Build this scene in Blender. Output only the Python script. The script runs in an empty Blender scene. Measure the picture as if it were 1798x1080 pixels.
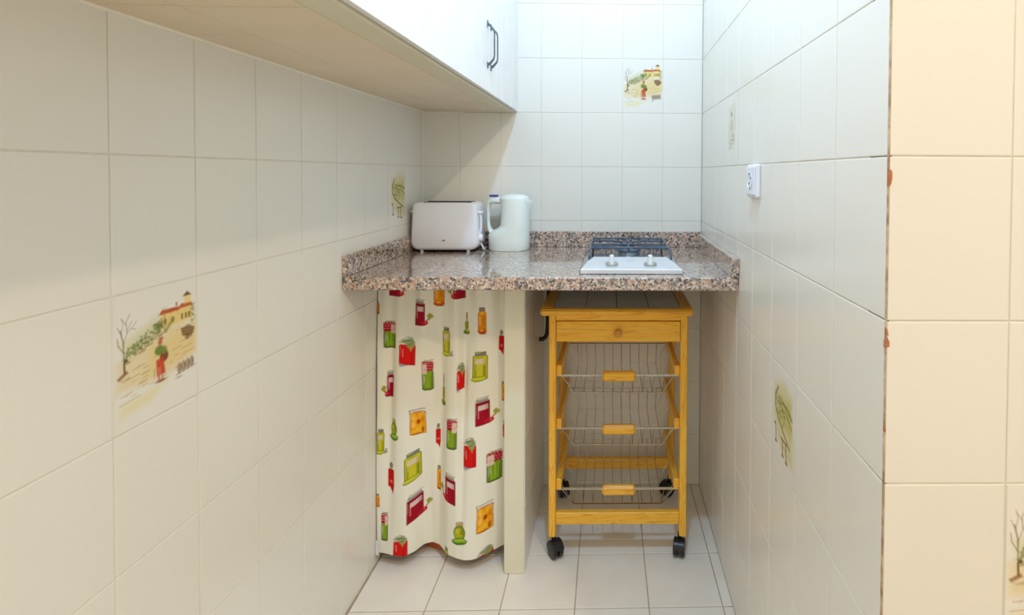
import bpy, math, random
import numpy as np
from mathutils import Matrix, Vector
random.seed(4)
C = bpy.context.scene.collection
SC = bpy.context.scene
PI = math.pi

# ------------------------------------------------------------------ camera
XL, XR, YB, YF = -.6975, .3336, 1.9386, .6246      # left wall, right wall, back wall, front face of the right wall
CZ = 1.1686
def rot3(axis, a):
    c, s = math.cos(a), math.sin(a)
    return {'x': Matrix(((1, 0, 0), (0, c, -s), (0, s, c))), 'y': Matrix(((c, 0, s), (0, 1, 0), (-s, 0, c))),
            'z': Matrix(((c, -s, 0), (s, c, 0), (0, 0, 1)))}[axis]
Rw = rot3('y', .00554) @ rot3('x', .02061) @ rot3('z', .01537)
conv = Matrix(((1, 0, 0), (0, 0, -1), (0, 1, 0)))     # camera axes: right, up, backwards
M3 = Rw.transposed() @ conv
cam = bpy.data.objects.new('camera', bpy.data.cameras.new('camera'))
C.objects.link(cam)
cam.matrix_world = Matrix.Translation((0, 0, CZ)) @ M3.to_4x4()
cam.data.sensor_width = 36
cam.data.lens = 917.65 / 1798 * 36
cam.data.shift_x = (899 - 1088.67) / 1798
cam.data.shift_y = (323.38 - 540) / 1798
cam.data.clip_start = .02
SC.camera = cam

# ------------------------------------------------------------------ light and exposure
SC.view_settings.view_transform = 'Standard'
SC.view_settings.look = 'None'
SC.view_settings.exposure = 0
SC.view_settings.gamma = 1
SC.view_settings.use_curve_mapping = False
w = bpy.data.worlds.new('world'); SC.world = w; w.use_nodes = True
w.node_tree.nodes['Background'].inputs[0].default_value = (1.0, .925, .79, 1)
w.node_tree.nodes['Background'].inputs[1].default_value = .79
def light(name, kind, loc, power, col, size, size_y=None, aim=None):
    l = bpy.data.lights.new(name, kind); l.energy = power; l.color = col
    if kind == 'AREA':
        l.shape = 'DISK' if size_y is None else 'RECTANGLE'; l.size = size
        if size_y: l.size_y = size_y
    else: l.shadow_soft_size = size
    o = bpy.data.objects.new(name, l); C.objects.link(o); o.location = loc
    if aim: o.rotation_euler = (Vector(aim) - Vector(loc)).to_track_quat('-Z', 'Y').to_euler()
    return o
light('kitchen_ceiling_light', 'POINT', (.0, .66, 2.40), 42, (.44, .67, 1.0), .035)
light('room_ceiling_light', 'POINT', (.96, -.55, 2.75), 47, (1.0, .79, .58), .035)

# ------------------------------------------------------------------ materials
def lin(c):
    c = np.array(c, float) / 255.0
    return np.where(c <= .04045, c / 12.92, ((c + .055) / 1.055) ** 2.4)
def rgba(c): return (*[float(x) for x in lin(c)], 1)
def base_mat(name, rough=.5, metal=0, spec=.5):
    m = bpy.data.materials.new(name); m.use_nodes = True
    nt = m.node_tree; b = nt.nodes['Principled BSDF']
    b.inputs['Roughness'].default_value = rough; b.inputs['Metallic'].default_value = metal
    b.inputs['Specular IOR Level'].default_value = spec
    return m, nt, b
def nd(nt, t, **kw):
    n = nt.nodes.new(t)
    for k, v in kw.items():
        if k.startswith('i_'): n.inputs[k[2:].replace('_', ' ')].default_value = v
        else: setattr(n, k, v)
    return n
def mottled(name, c1, c2, scale=4, rough=.5, metal=0, spec=.5, bump=0, bscale=60, coord='Object'):
    m, nt, b = base_mat(name, rough, metal, spec)
    tc = nd(nt, 'ShaderNodeTexCoord')
    geo = nd(nt, 'ShaderNodeNewGeometry')
    src = geo.outputs['Position'] if coord == 'World' else tc.outputs['Object']
    n = nd(nt, 'ShaderNodeTexNoise', i_Scale=scale, i_Detail=4.0)
    nt.links.new(src, n.inputs['Vector'])
    r = nd(nt, 'ShaderNodeValToRGB')
    r.color_ramp.elements[0].position = .35; r.color_ramp.elements[1].position = .65
    r.color_ramp.elements[0].color = rgba(c1); r.color_ramp.elements[1].color = rgba(c2)
    nt.links.new(n.outputs[0], r.inputs[0]); nt.links.new(r.outputs[0], b.inputs['Base Color'])
    if bump:
        n2 = nd(nt, 'ShaderNodeTexNoise', i_Scale=bscale, i_Detail=2.0)
        nt.links.new(src, n2.inputs['Vector'])
        bp = nd(nt, 'ShaderNodeBump', i_Strength=bump, i_Distance=.002)
        nt.links.new(n2.outputs[0], bp.inputs['Height']); nt.links.new(bp.outputs[0], b.inputs['Normal'])
    return m
TILE1, TILE2 = (241, 238, 228), (245, 242, 232)
def tile_mat(name, printed=False):
    m, nt, b = base_mat(name, .22, 0, .45)
    geo = nd(nt, 'ShaderNodeNewGeometry')
    n = nd(nt, 'ShaderNodeTexNoise', i_Scale=3.0, i_Detail=3.0)
    nt.links.new(geo.outputs['Position'], n.inputs['Vector'])
    mx = nd(nt, 'ShaderNodeMixRGB'); mx.inputs[1].default_value = rgba(TILE1); mx.inputs[2].default_value = rgba(TILE2)
    nt.links.new(n.outputs[0], mx.inputs[0])
    out = mx.outputs[0]
    if printed:
        at = nd(nt, 'ShaderNodeAttribute'); at.attribute_name = 'ink'
        m2 = nd(nt, 'ShaderNodeMixRGB')
        nt.links.new(at.outputs['Alpha'], m2.inputs[0]); nt.links.new(out, m2.inputs[1]); nt.links.new(at.outputs['Color'], m2.inputs[2])
        out = m2.outputs[0]
    nt.links.new(out, b.inputs['Base Color'])
    n2 = nd(nt, 'ShaderNodeTexNoise', i_Scale=14.0, i_Detail=1.0)
    nt.links.new(geo.outputs['Position'], n2.inputs['Vector'])
    bp = nd(nt, 'ShaderNodeBump', i_Strength=.12, i_Distance=.004)
    nt.links.new(n2.outputs[0], bp.inputs['Height']); nt.links.new(bp.outputs[0], b.inputs['Normal'])
    return m
def ink_mat(name, rough):                       # cloth carrying a printed pattern
    m, nt, b = base_mat(name, rough, 0, .15)
    at = nd(nt, 'ShaderNodeAttribute'); at.attribute_name = 'ink'
    nt.links.new(at.outputs['Color'], b.inputs['Base Color'])
    tc = nd(nt, 'ShaderNodeTexCoord')
    wv = nd(nt, 'ShaderNodeTexNoise', i_Scale=900.0, i_Detail=1.0)
    nt.links.new(tc.outputs['Object'], wv.inputs['Vector'])
    bp = nd(nt, 'ShaderNodeBump', i_Strength=.08, i_Distance=.001)
    nt.links.new(wv.outputs[0], bp.inputs['Height']); nt.links.new(bp.outputs[0], b.inputs['Normal'])
    return m
def granite_mat(name):
    m, nt, b = base_mat(name, .09, 0, .8)
    tc = nd(nt, 'ShaderNodeTexCoord')
    v = nd(nt, 'ShaderNodeTexVoronoi', i_Scale=190.0)
    nz = nd(nt, 'ShaderNodeTexNoise', i_Scale=120.0, i_Detail=2.0)
    ad = nd(nt, 'ShaderNodeMixRGB', blend_type='ADD'); ad.inputs[0].default_value = .012
    nt.links.new(tc.outputs['Object'], nz.inputs['Vector'])
    nt.links.new(tc.outputs['Object'], ad.inputs[1]); nt.links.new(nz.outputs[1], ad.inputs[2])
    nt.links.new(ad.outputs[0], v.inputs['Vector'])
    sp = nd(nt, 'ShaderNodeSeparateColor'); nt.links.new(v.outputs['Color'], sp.inputs[0])
    r = nd(nt, 'ShaderNodeValToRGB'); r.color_ramp.interpolation = 'CONSTANT'
    cols = [(0, (72, 64, 62)), (.10, (126, 116, 110)), (.26, (204, 160, 134)), (.40, (214, 184, 160)), (.52, (158, 148, 140)),
            (.68, (226, 210, 194)), (.83, (188, 170, 154)), (.94, (96, 88, 86))]
    e = r.color_ramp.elements
    e[0].position = 0; e[0].color = rgba(cols[0][1]); e[1].position = cols[1][0]; e[1].color = rgba(cols[1][1])
    for p, c in cols[2:]:
        k = e.new(p); k.color = rgba(c)
    nt.links.new(sp.outputs[0], r.inputs[0])
    n3 = nd(nt, 'ShaderNodeTexNoise', i_Scale=420.0, i_Detail=2.0)
    nt.links.new(tc.outputs['Object'], n3.inputs['Vector'])
    ov = nd(nt, 'ShaderNodeMixRGB', blend_type='OVERLAY'); ov.inputs[0].default_value = .3
    nt.links.new(r.outputs[0], ov.inputs[1]); nt.links.new(n3.outputs[0], ov.inputs[2])
    nt.links.new(ov.outputs[0], b.inputs['Base Color'])
    b.inputs['Coat Weight'].default_value = .7; b.inputs['Coat Roughness'].default_value = .05
    return m
def pine_mat(name, axis):                       # grain runs along the axis
    m, nt, b = base_mat(name, .32, 0, .5)
    tc = nd(nt, 'ShaderNodeTexCoord'); mp = nd(nt, 'ShaderNodeMapping')
    s = [26, 26, 26]; s['xyz'.index(axis)] = 1.6
    mp.inputs['Scale'].default_value = s
    nt.links.new(tc.outputs['Object'], mp.inputs['Vector'])
    n = nd(nt, 'ShaderNodeTexNoise', i_Scale=1.6, i_Detail=3.0, i_Distortion=.6)
    nt.links.new(mp.outputs[0], n.inputs['Vector'])
    wv = nd(nt, 'ShaderNodeMath', operation='MULTIPLY'); wv.inputs[1].default_value = 9
    nt.links.new(n.outputs[0], wv.inputs[0])
    fr = nd(nt, 'ShaderNodeMath', operation='FRACT'); nt.links.new(wv.outputs[0], fr.inputs[0])
    r = nd(nt, 'ShaderNodeValToRGB')
    e = r.color_ramp.elements
    e[0].position = 0; e[0].color = rgba((255, 201, 68)); e[1].position = .75; e[1].color = rgba((255, 190, 52))
    k = e.new(.93); k.color = rgba((234, 154, 42)); k = e.new(1.0); k.color = rgba((255, 201, 68))
    nt.links.new(fr.outputs[0], r.inputs[0]); nt.links.new(r.outputs[0], b.inputs['Base Color'])
    return m
TILE = tile_mat('glazed_tile'); PRINT = tile_mat('printed_glaze', True)
GROUT = mottled('grout', (234, 228, 210), (242, 238, 224), 30, .9, spec=.1, coord='World')
GROUT_BROWN = mottled('brown_joint', (168, 138, 108), (222, 200, 168), 60, .9, spec=.1)
TERRA = mottled('terracotta', (176, 112, 78), (194, 132, 96), 200, .95, spec=.1)
FTILE = mottled('floor_glaze', (244, 237, 223), (250, 245, 234), 7, .3, spec=.4, coord='World')
FGROUT = mottled('floor_grout', (176, 160, 134), (200, 184, 158), 40, .9, spec=.1, coord='World')
PLASTER = mottled('white_plaster', (232, 228, 218), (238, 234, 226), 6, .9, spec=.1)
CREAM = mottled('cream_paint', (234, 230, 206), (238, 234, 212), 8, .45, coord='World')
BOARD = mottled('cream_board', (236, 220, 194), (240, 226, 202), 5, .6, coord='World')
RAIL = mottled('cream_rail', (226, 219, 192), (230, 224, 200), 8, .45)
SEAL = mottled('sealant', (246, 240, 220), (250, 245, 228), 20, .5)
WHITEP = mottled('white_paint', (240, 240, 238), (245, 245, 243), 12, .35)
IRON = mottled('dark_iron', (96, 110, 116), (126, 140, 144), 60, .35, metal=.7)
GRAN = granite_mat('pink_granite')
STEEL = mottled('polished_steel', (168, 174, 182), (182, 188, 196), 20, .10, metal=1.0)
SATIN = mottled('satin_steel', (232, 236, 242), (240, 243, 248), 20, .28, metal=.35)
KNOB = mottled('knob_grey', (236, 240, 240), (242, 246, 246), 40, .3)
KNOBDARK = mottled('knob_skirt', (184, 192, 188), (198, 204, 200), 40, .3, metal=.5)
ENAMEL = mottled('grey_blue_enamel', (62, 80, 100), (84, 104, 126), 60, .22)
BURN = mottled('burner_alloy', (120, 136, 150), (140, 156, 170), 60, .3, metal=.8)
BLACK = mottled('black_rubber', (22, 22, 24), (32, 32, 34), 60, .5)
CAST = mottled('black_plastic', (20, 22, 24), (34, 36, 38), 90, .3, bump=.2, bscale=120)
WHITEPL = mottled('white_plastic', (240, 242, 250), (244, 246, 252), 6, .28)
SLOT = mottled('slot_dark', (40, 38, 36), (56, 52, 50), 30, .6)
MINT = mottled('mint_white_plastic', (238, 249, 244), (242, 252, 248), 6, .32)
VIOLET = mottled('violet_plastic', (60, 56, 150), (76, 70, 168), 30, .4)
GREYINK = mottled('grey_ink', (120, 124, 134), (140, 144, 152), 60, .6)
PINKINK = mottled('pale_red_ink', (222, 190, 190), (232, 206, 204), 60, .6)
WIRE = mottled('chromed_wire', (176, 170, 156), (190, 184, 170), 60, .22, metal=1.0)
CLOTH = ink_mat('printed_cotton', .85)
TAGM = mottled('white_tag', (230, 230, 228), (238, 238, 236), 60, .8)
ORANGE = mottled('orange_enamel', (196, 92, 26), (208, 106, 34), 20, .4)
PDARK = mottled('turned_pine', (206, 140, 52), (216, 150, 60), 60, .35)
PX, PY, PZ = pine_mat('pine_x', 'x'), pine_mat('pine_y', 'y'), pine_mat('pine_z', 'z')
TTOP = mottled('trolley_tile', (206, 206, 198), (214, 214, 206), 20, .12)

# ------------------------------------------------------------------ mesh tools
class MB:
    def __init__(s): s.v = []; s.f = []
    def add(s, vs, fs):
        o = len(s.v); s.v += [tuple(p) for p in vs]; s.f += [tuple(i + o for i in f) for f in fs]; return s
    def box(s, x0, x1, y0, y1, z0, z1, b=.002):
        if x0 > x1: x0, x1 = x1, x0
        b = min(b, (x1 - x0) * .45, (y1 - y0) * .45, (z1 - z0) * .45)
        if b <= 0:
            vs = [(x, y, z) for x in (x0, x1) for y in (y0, y1) for z in (z0, z1)]
            return s.add(vs, [(0, 1, 3, 2), (4, 6, 7, 5), (0, 4, 5, 1), (2, 3, 7, 6), (0, 2, 6, 4), (1, 5, 7, 3)])
        lo, hi = (x0, y0, z0), (x1, y1, z1)
        vs = []; idx = {}
        for sx in (0, 1):
            for sy in (0, 1):
                for sz in (0, 1):
                    c = [hi[a] if t else lo[a] for a, t in enumerate((sx, sy, sz))]
                    inn = [c[a] + (-b if t else b) for a, t in enumerate((sx, sy, sz))]
                    for a in range(3):
                        p = list(inn); p[a] = c[a]; idx[(sx, sy, sz, a)] = len(vs); vs.append(p)
        fs = []
        for a in range(3):
            u, v = (a + 1) % 3, (a + 2) % 3
            for t in (0, 1):
                q = []
                for (p, r) in ((0, 0), (1, 0), (1, 1), (0, 1)):
                    k = [0, 0, 0]; k[a] = t; k[u] = p; k[v] = r; q.append(idx[(*k, a)])
                fs.append(tuple(q if t else q[::-1]))
        for a in range(3):                                   # edges along axis a
            u, v = (a + 1) % 3, (a + 2) % 3
            for p in (0, 1):
                for r in (0, 1):
                    k0 = [0, 0, 0]; k0[u] = p; k0[v] = r; k1 = list(k0); k1[a] = 1
                    q = [idx[(*k0, u)], idx[(*k1, u)], idx[(*k1, v)], idx[(*k0, v)]]
                    fs.append(tuple(q if p != r else q[::-1]))
        for sx in (0, 1):
            for sy in (0, 1):
                for sz in (0, 1):
                    q = [idx[(sx, sy, sz, a)] for a in range(3)]
                    fs.append(tuple(q if (sx + sy + sz) % 2 else q[::-1]))
        return s.add(vs, fs)
    def tube(s, pts, r, n=8, caps=True, flat=None):
        P = [Vector(p) for p in pts]; vs = []; fs = []
        N = len(P); up = None
        for i, p in enumerate(P):
            t = (P[min(i + 1, N - 1)] - P[max(i - 1, 0)]).normalized()
            if up is None:
                up = Vector((0, 0, 1)) if abs(t.z) < .9 else Vector((1, 0, 0))
            a = (up - t * up.dot(t)).normalized(); up = a; b = t.cross(a)
            rr = r[i] if isinstance(r, (list, tuple)) else r
            ra, rb = (rr, rr) if flat is None else (rr, rr * flat)
            for k in range(n):
                an = 2 * PI * (k + .5) / n
                vs.append(p + a * math.cos(an) * ra + b * math.sin(an) * rb)
        for i in range(N - 1):
            for k in range(n):
                k2 = (k + 1) % n
                fs.append((i * n + k, i * n + k2, (i + 1) * n + k2, (i + 1) * n + k))
        if caps: fs += [tuple(range(n - 1, -1, -1)), tuple(range((N - 1) * n, N * n))]
        return s.add(vs, fs)
    def lathe(s, prof, c=(0, 0, 0), n=24, axis='z', cap=True):
        vs = []; fs = []
        for (r, h) in prof:
            for k in range(n):
                a = 2 * PI * k / n; x, y = r * math.cos(a), r * math.sin(a)
                p = {'z': (x, y, h), 'y': (x, h, -y), 'x': (h, x, y)}[axis]
                vs.append((p[0] + c[0], p[1] + c[1], p[2] + c[2]))
        m = len(prof)
        for i in range(m - 1):
            for k in range(n):
                k2 = (k + 1) % n; fs.append((i * n + k, i * n + k2, (i + 1) * n + k2, (i + 1) * n + k))
        if cap: fs += [tuple(range(n - 1, -1, -1)), tuple(range((m - 1) * n, m * n))]
        return s.add(vs, fs)
    def loft(s, rings, cap=True):
        n = len(rings[0]); vs = [p for r in rings for p in r]; fs = []
        for i in range(len(rings) - 1):
            for k in range(n):
                k2 = (k + 1) % n; fs.append((i * n + k, i * n + k2, (i + 1) * n + k2, (i + 1) * n + k))
        if cap: fs += [tuple(range(n - 1, -1, -1)), tuple(range((len(rings) - 1) * n, len(rings) * n))]
        return s.add(vs, fs)
    def grid(s, nu, nv, fn):
        vs = [fn(i / nu, j / nv) for j in range(nv + 1) for i in range(nu + 1)]
        fs = [(j * (nu + 1) + i, j * (nu + 1) + i + 1, (j + 1) * (nu + 1) + i + 1, (j + 1) * (nu + 1) + i) for j in range(nv) for i in range(nu)]
        return s.add(vs, fs)
    def mesh(s, name, m, org=(0, 0, 0), fix=True, angle=35):
        import bmesh
        me = bpy.data.meshes.new(name)
        vs = [(p[0] - org[0], p[1] - org[1], p[2] - org[2]) for p in s.v]
        me.from_pydata(vs, [], s.f)
        if fix:
            bm = bmesh.new(); bm.from_mesh(me); bmesh.ops.recalc_face_normals(bm, faces=bm.faces); bm.to_mesh(me); bm.free()
        me.polygons.foreach_set('use_smooth', [True] * len(me.polygons))
        me.set_sharp_from_angle(angle=math.radians(angle))
        me.materials.append(m); me.update()
        return me
def tag(o, label=None, cat=None, group=None, kind=None):
    for k, v in (('label', label), ('category', cat), ('group', group), ('kind', kind)):
        if v: o[k] = v
    return o
ORG = {}
def thing(name, loc, label, cat, group=None):
    o = bpy.data.objects.new(name, None); C.objects.link(o); o.location = loc; o.empty_display_size = .05
    ORG[o.name] = tuple(loc); return tag(o, label, cat, group)
def part(name, mb, m, parent, label=None, angle=35):
    org = ORG[parent.name]
    o = bpy.data.objects.new(name, mb.mesh(name, m, org, angle=angle)); C.objects.link(o); o.parent = parent
    ORG[o.name] = org
    return tag(o, label)
def struct(name, mb, m, label, loc=(0, 0, 0), cat='wall'):
    o = bpy.data.objects.new(name, mb.mesh(name, m, loc)); C.objects.link(o); o.location = loc
    ORG[o.name] = tuple(loc); return tag(o, label, cat, None, 'structure')
def copy_tree(o, parent=None):
    c = o.copy(); C.objects.link(c); ORG[c.name] = ORG.get(o.name, (0, 0, 0))
    if parent: c.parent = parent
    for ch in list(o.children): copy_tree(ch, c)
    return c

# ------------------------------------------------------------------ printing tools (ink laid on flat cells)
def cov(d, soft): return np.clip(.5 - d / (2 * soft), 0, 1)
class Ink:
    def __init__(s, u, v, base=None):
        s.u, s.v = u, v
        s.c = np.zeros((len(u), 3)) if base is None else np.tile(lin(base), (len(u), 1))
        s.a = np.zeros(len(u)) if base is None else np.ones(len(u))
    def over(s, k, col, i=None):
        c = lin(col)
        if i is None: i = slice(None)
        a = s.a[i]; na = k + a * (1 - k)
        s.c[i] = (c * k[:, None] + s.c[i] * (a * (1 - k))[:, None]) / np.maximum(na, 1e-6)[:, None]
        s.a[i] = na
    def ell(s, x, y, rx, ry, col, op=1, soft=.5, rot=0, i=None):
        du, dv = s.u[i if i is not None else slice(None)] - x, s.v[i if i is not None else slice(None)] - y
        if rot:
            c, n = math.cos(rot), math.sin(rot); du, dv = du * c + dv * n, -du * n + dv * c
        d = (np.sqrt((du / rx) ** 2 + (dv / ry) ** 2) - 1) * min(rx, ry)
        s.over(cov(d, soft) * op, col, i)
    def rect(s, x0, x1, y0, y1, col, r=0, op=1, soft=.5, i=None):
        u, v = s.u[i if i is not None else slice(None)], s.v[i if i is not None else slice(None)]
        dx = np.abs(u - (x0 + x1) / 2) - (x1 - x0) / 2 + r; dy = np.abs(v - (y0 + y1) / 2) - (y1 - y0) / 2 + r
        d = np.hypot(np.maximum(dx, 0), np.maximum(dy, 0)) + np.minimum(np.maximum(dx, dy), 0) - r
        s.over(cov(d, soft) * op, col, i)
    def seg(s, pts, w, col, op=1, soft=.5, i=None):
        u, v = s.u[i if i is not None else slice(None)], s.v[i if i is not None else slice(None)]
        d = np.full(len(u), 1e9)
        for (x0, y0), (x1, y1) in zip(pts[:-1], pts[1:]):
            dx, dy = x1 - x0, y1 - y0; t = np.clip(((u - x0) * dx + (v - y0) * dy) / (dx * dx + dy * dy + 1e-9), 0, 1)
            d = np.minimum(d, np.hypot(u - x0 - t * dx, v - y0 - t * dy))
        s.over(cov(d - w / 2, soft) * op, col, i)
    def poly(s, pts, col, op=1, soft=.5, i=None):            # convex
        u, v = s.u[i if i is not None else slice(None)], s.v[i if i is not None else slice(None)]
        ar = sum(a[0] * b[1] - b[0] * a[1] for a, b in zip(pts, pts[1:] + pts[:1]))
        d = np.full(len(u), -1e9)
        for (x0, y0), (x1, y1) in zip(pts, pts[1:] + pts[:1]):
            L = math.hypot(x1 - x0, y1 - y0) or 1; nx, ny = (y1 - y0) / L, -(x1 - x0) / L
            if ar < 0: nx, ny = -nx, -ny
            d = np.maximum(d, (u - x0) * nx + (v - y0) * ny)
        s.over(cov(d, soft) * op, col, i)
def village(k):
    """pastoral scene: bare tree, hedge, farmhouse, figure in red skirt; units: 100 across the tile, 133 down."""
    R = random.Random(3)
    k.poly([(4, 66), (60, 42), (98, 52), (98, 98), (60, 96), (20, 112), (4, 112)], (232, 208, 132), .55, 5)
    k.poly([(40, 60), (98, 48), (98, 84), (30, 92)], (238, 206, 110), .45, 6)
    k.poly([(8, 108), (60, 100), (40, 114), (8, 118)], (236, 222, 110), .45, 5)
    k.poly([(8, 48), (50, 30), (56, 44), (14, 66)], (206, 204, 128), .5, 5)
    k.rect(53, 94, 29, 45, (240, 206, 104), 1, .8, 2)
    for x in (57, 66, 78, 83, 87): k.rect(x, x + 2.4, 36, 42, (110, 92, 50), .5, .9, .7)
    k.poly([(50, 31), (54, 26), (76, 27), (76, 31)], (196, 82, 34), .95, .8)
    k.poly([(74, 30), (78, 25), (92, 26), (93, 30)], (204, 88, 36), .95, .8)
    k.rect(82, 91, 17, 26, (242, 214, 120), .5, .8, 1.2)
    k.poly([(80, 18), (86, 13), (92, 18)], (120, 72, 44), .95, .8)
    k.rect(71, 73.5, 22, 26, (150, 92, 50), .3, .8, .8)
    for _ in range(90):                                     # hedge
        t = R.random(); x = 12 + 43 * t; y = 62 - 20 * t + R.uniform(-8, 5)
        k.ell(x, y, R.uniform(.8, 2.6), R.uniform(.6, 1.6), R.choice([(92, 112, 46), (122, 138, 62), (146, 152, 78), (88, 98, 40)]), .75, .9, R.uniform(-.6, .4))
    for _ in range(22):
        t = R.random(); x = 12 + 46 * t; y = 69 - 20 * t + R.uniform(-1.5, 1.5)
        k.seg([(x, y), (x + R.uniform(2, 5), y - R.uniform(.3, 2.2))], .8, (146, 112, 52), .8, .6)
    for x in range(14, 52, 4): k.seg([(x, 70 - x * .36), (x + .4, 63 - x * .36)], .5, (132, 120, 70), .7, .5)
    k.seg([(57, 48), (57, 31)], 1.0, (126, 112, 58), .8, .7)
    for d in range(5): k.ell(58 + 2.2 * d, 49 - 2.4 * d, 2.6, 1.5, (128, 140, 66), .7, 1)
    tr = (120, 88, 60)                                      # bare tree
    k.seg([(12, 76), (11.6, 66)], 2.0, tr, .9, .7); k.seg([(12, 76), (11.4, 60), (11, 46), (8, 34)], 1.2, tr, .85, .7)
    k.seg([(11, 48), (15, 38), (14, 27), (18, 21)], .7, tr, .7, .6)
    k.seg([(11.2, 56), (6, 48), (5, 41)], .8, tr, .8, .6)
    for a in ([(15, 38), (21, 34), (25, 29)], [(14, 30), (10, 24)], [(8, 36), (5, 30)], [(9, 38), (11, 28), (9, 22)], [(20, 34.6), (24, 37)], [(15, 36), (20, 28)]):
        k.seg(a, .55, (150, 120, 88), .75, .6)
    k.poly([(4, 79), (14, 74), (16, 77), (6, 82)], (150, 96, 52), .8, .8)
    for _ in range(38):
        x, y = R.uniform(5, 84), R.uniform(70, 112)
        if y < 92 - .2 * x + 18: k.seg([(x, y), (x + R.uniform(2, 7), y - R.uniform(.2, 1))], R.uniform(.4, 1.0), R.choice([(176, 124, 64), (198, 150, 86), (150, 110, 62), (190, 150, 60)]), .5, .7)
    for _ in range(60):
        x, y = R.uniform(50, 97), R.uniform(24, 52); k.ell(x, y, R.uniform(.5, 1.5), R.uniform(.4, 1.0), R.choice([(170, 168, 80), (214, 180, 90), (150, 150, 74), (226, 200, 120)]), .35, .8)
    for _ in range(26):
        x, y = R.uniform(90, 97), R.uniform(28, 50); k.ell(x, y, R.uniform(.8, 1.8), R.uniform(.6, 1.4), (130, 140, 70), .5, .8)
    for (x, y, l) in ((20, 76, 14), (10, 84, 18), (26, 92, 10), (8, 98, 12), (66, 72, 12), (76, 66, 16), (80, 80, 14), (70, 92, 12), (30, 84, 9), (6, 106, 22), (46, 96, 12), (78, 74, 14)):
        k.seg([(x, y), (x + l, y - l * .12)], .8, (176, 124, 64), .55, .7)
    k.poly([(77, 52), (88, 50), (96, 56), (92, 64), (80, 61)], (128, 88, 56), .8, 1)     # cart
    for y in (53, 56, 59): k.seg([(78, y), (95, y + 1.6)], .7, (84, 56, 38), .8, .5)
    k.ell(86, 63, 3.4, 3, (110, 84, 56), .7, .8)
    k.ell(56, 74, 5.2, 6.0, (122, 62, 44), .95, 1)          # basket
    k.poly([(46.5, 76), (55, 74), (57.5, 92), (47, 93)], (206, 74, 50), .95, 1)
    k.poly([(48, 84), (52, 84), (52, 92), (48, 92)], (226, 130, 104), .8, 1)
    k.ell(50.5, 66.5, 5.6, 5.0, (112, 138, 58), .95, 1)
    k.ell(56.5, 68, 3.2, 4.2, (126, 146, 70), .9, 1)
    k.ell(51.5, 58.5, 2.6, 3.2, (196, 110, 92), .95, .9)
    k.ell(53, 55, 2.4, 1.6, (186, 84, 76), .9, .9)
    k.rect(48.5, 51, 92, 97, (206, 132, 112), .6, .9, .7); k.rect(52.8, 55, 92, 97, (206, 132, 112), .6, .9, .7)
    k.ell(52, 98.4, 6.2, 1.5, (138, 60, 44), .9, .8)
    k.seg([(44.5, 84), (44, 93)], 1.2, (150, 150, 110), .7, .7)
    for j in range(4):                                      # barrels
        x = 75 + 5.4 * j; y = 94 - .6 * j
        k.ell(x, y, 3.0, 5.6, (132, 104, 74), .8, 1.0); k.ell(x - .6, y - .4, 1.6, 4.4, (196, 168, 138), .75, 1.0); k.seg([(x + 1.8, y - 3.5), (x + 1.8, y + 3.5)], .7, (96, 74, 56), .6, .7)
    k.seg([(71, 100), (96, 97)], 1, (120, 84, 58), .7, .7); k.ell(74, 103.5, 3.6, .9, (140, 110, 84), .6, .8)
def grove(k):
    """olive landscape: arching tree, dark branches, two posts."""
    R = random.Random(8)
    k.poly([(20, 30), (60, 16), (86, 24), (90, 110), (60, 112), (30, 96), (16, 70)], (222, 208, 120), .6, 7)
    k.poly([(30, 40), (84, 34), (86, 76), (36, 74)], (196, 188, 78), .6, 6)
    ol = (104, 104, 40)
    k.seg([(34, 30), (22, 44), (22, 58), (32, 70), (52, 80), (78, 92)], 3.4, ol, .85, 1.2)
    k.seg([(50, 44), (70, 46), (86, 52)], 3.6, ol, .85, 1.4)
    k.seg([(62, 52), (76, 58), (86, 64)], 2.4, (96, 100, 44), .85, 1.2)
    k.seg([(56, 54), (58, 68), (50, 78)], 1.6, (110, 110, 60), .8, 1)
    for _ in range(34):
        k.ell(R.uniform(24, 60), R.uniform(40, 66), R.uniform(1.5, 4), R.uniform(1, 2.4), R.choice([(118, 122, 50), (150, 148, 62), (92, 96, 36)]), .55, 1.2, R.uniform(-.6, .6))
    br = (104, 66, 54)
    k.rect(18, 25, 82, 85, br, .5, .9, .8); k.seg([(24, 83), (26, 104)], 2.6, br, .9, .8); k.ell(26, 106, 4, 2, br, .9, .8)
    k.seg([(46, 92), (68, 92)], 2.4, br, .9, .8); k.seg([(52, 92), (53, 112)], 2.6, br, .9, .8); k.seg([(65, 92), (67, 114)], 2.6, br, .9, .8)
    k.ell(53, 113, 4, 1.7, br, .9, .8); k.ell(68, 115, 4.4, 1.9, br, .9, .8)
    k.seg([(54, 100), (66, 100)], 1, br, .6, .7)
def olive_faded(k):
    """faint upright print: small jug, stems and flowers."""
    k.poly([(24, 24), (70, 16), (78, 90), (56, 106), (22, 92)], (222, 214, 170), .5, 7)
    g = (124, 126, 96)
    k.ell(46, 38, 7, 5, g, .7, 1.5); k.ell(46, 42, 4, 3, (214, 190, 176), .8, 1.2)
    k.poly([(38, 48), (56, 48), (58, 66), (36, 66)], (206, 178, 160), .6, 2)
    k.seg([(46, 62), (47, 80)], 2, (92, 92, 70), .8, 1)
    for x, y in ((58, 76), (62, 86), (34, 92), (40, 98), (54, 92), (30, 100), (60, 80), (46, 84)): k.ell(x, y, 3.4, 2.6, (112, 112, 88), .7, 1.2)
    k.seg([(24, 56), (28, 90)], 3, (196, 190, 150), .7, 2); k.seg([(72, 26), (74, 66)], 3, (180, 172, 140), .6, 2)
    k.seg([(34, 86), (64, 86)], 1.5, (140, 140, 110), .6, 1)

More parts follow.
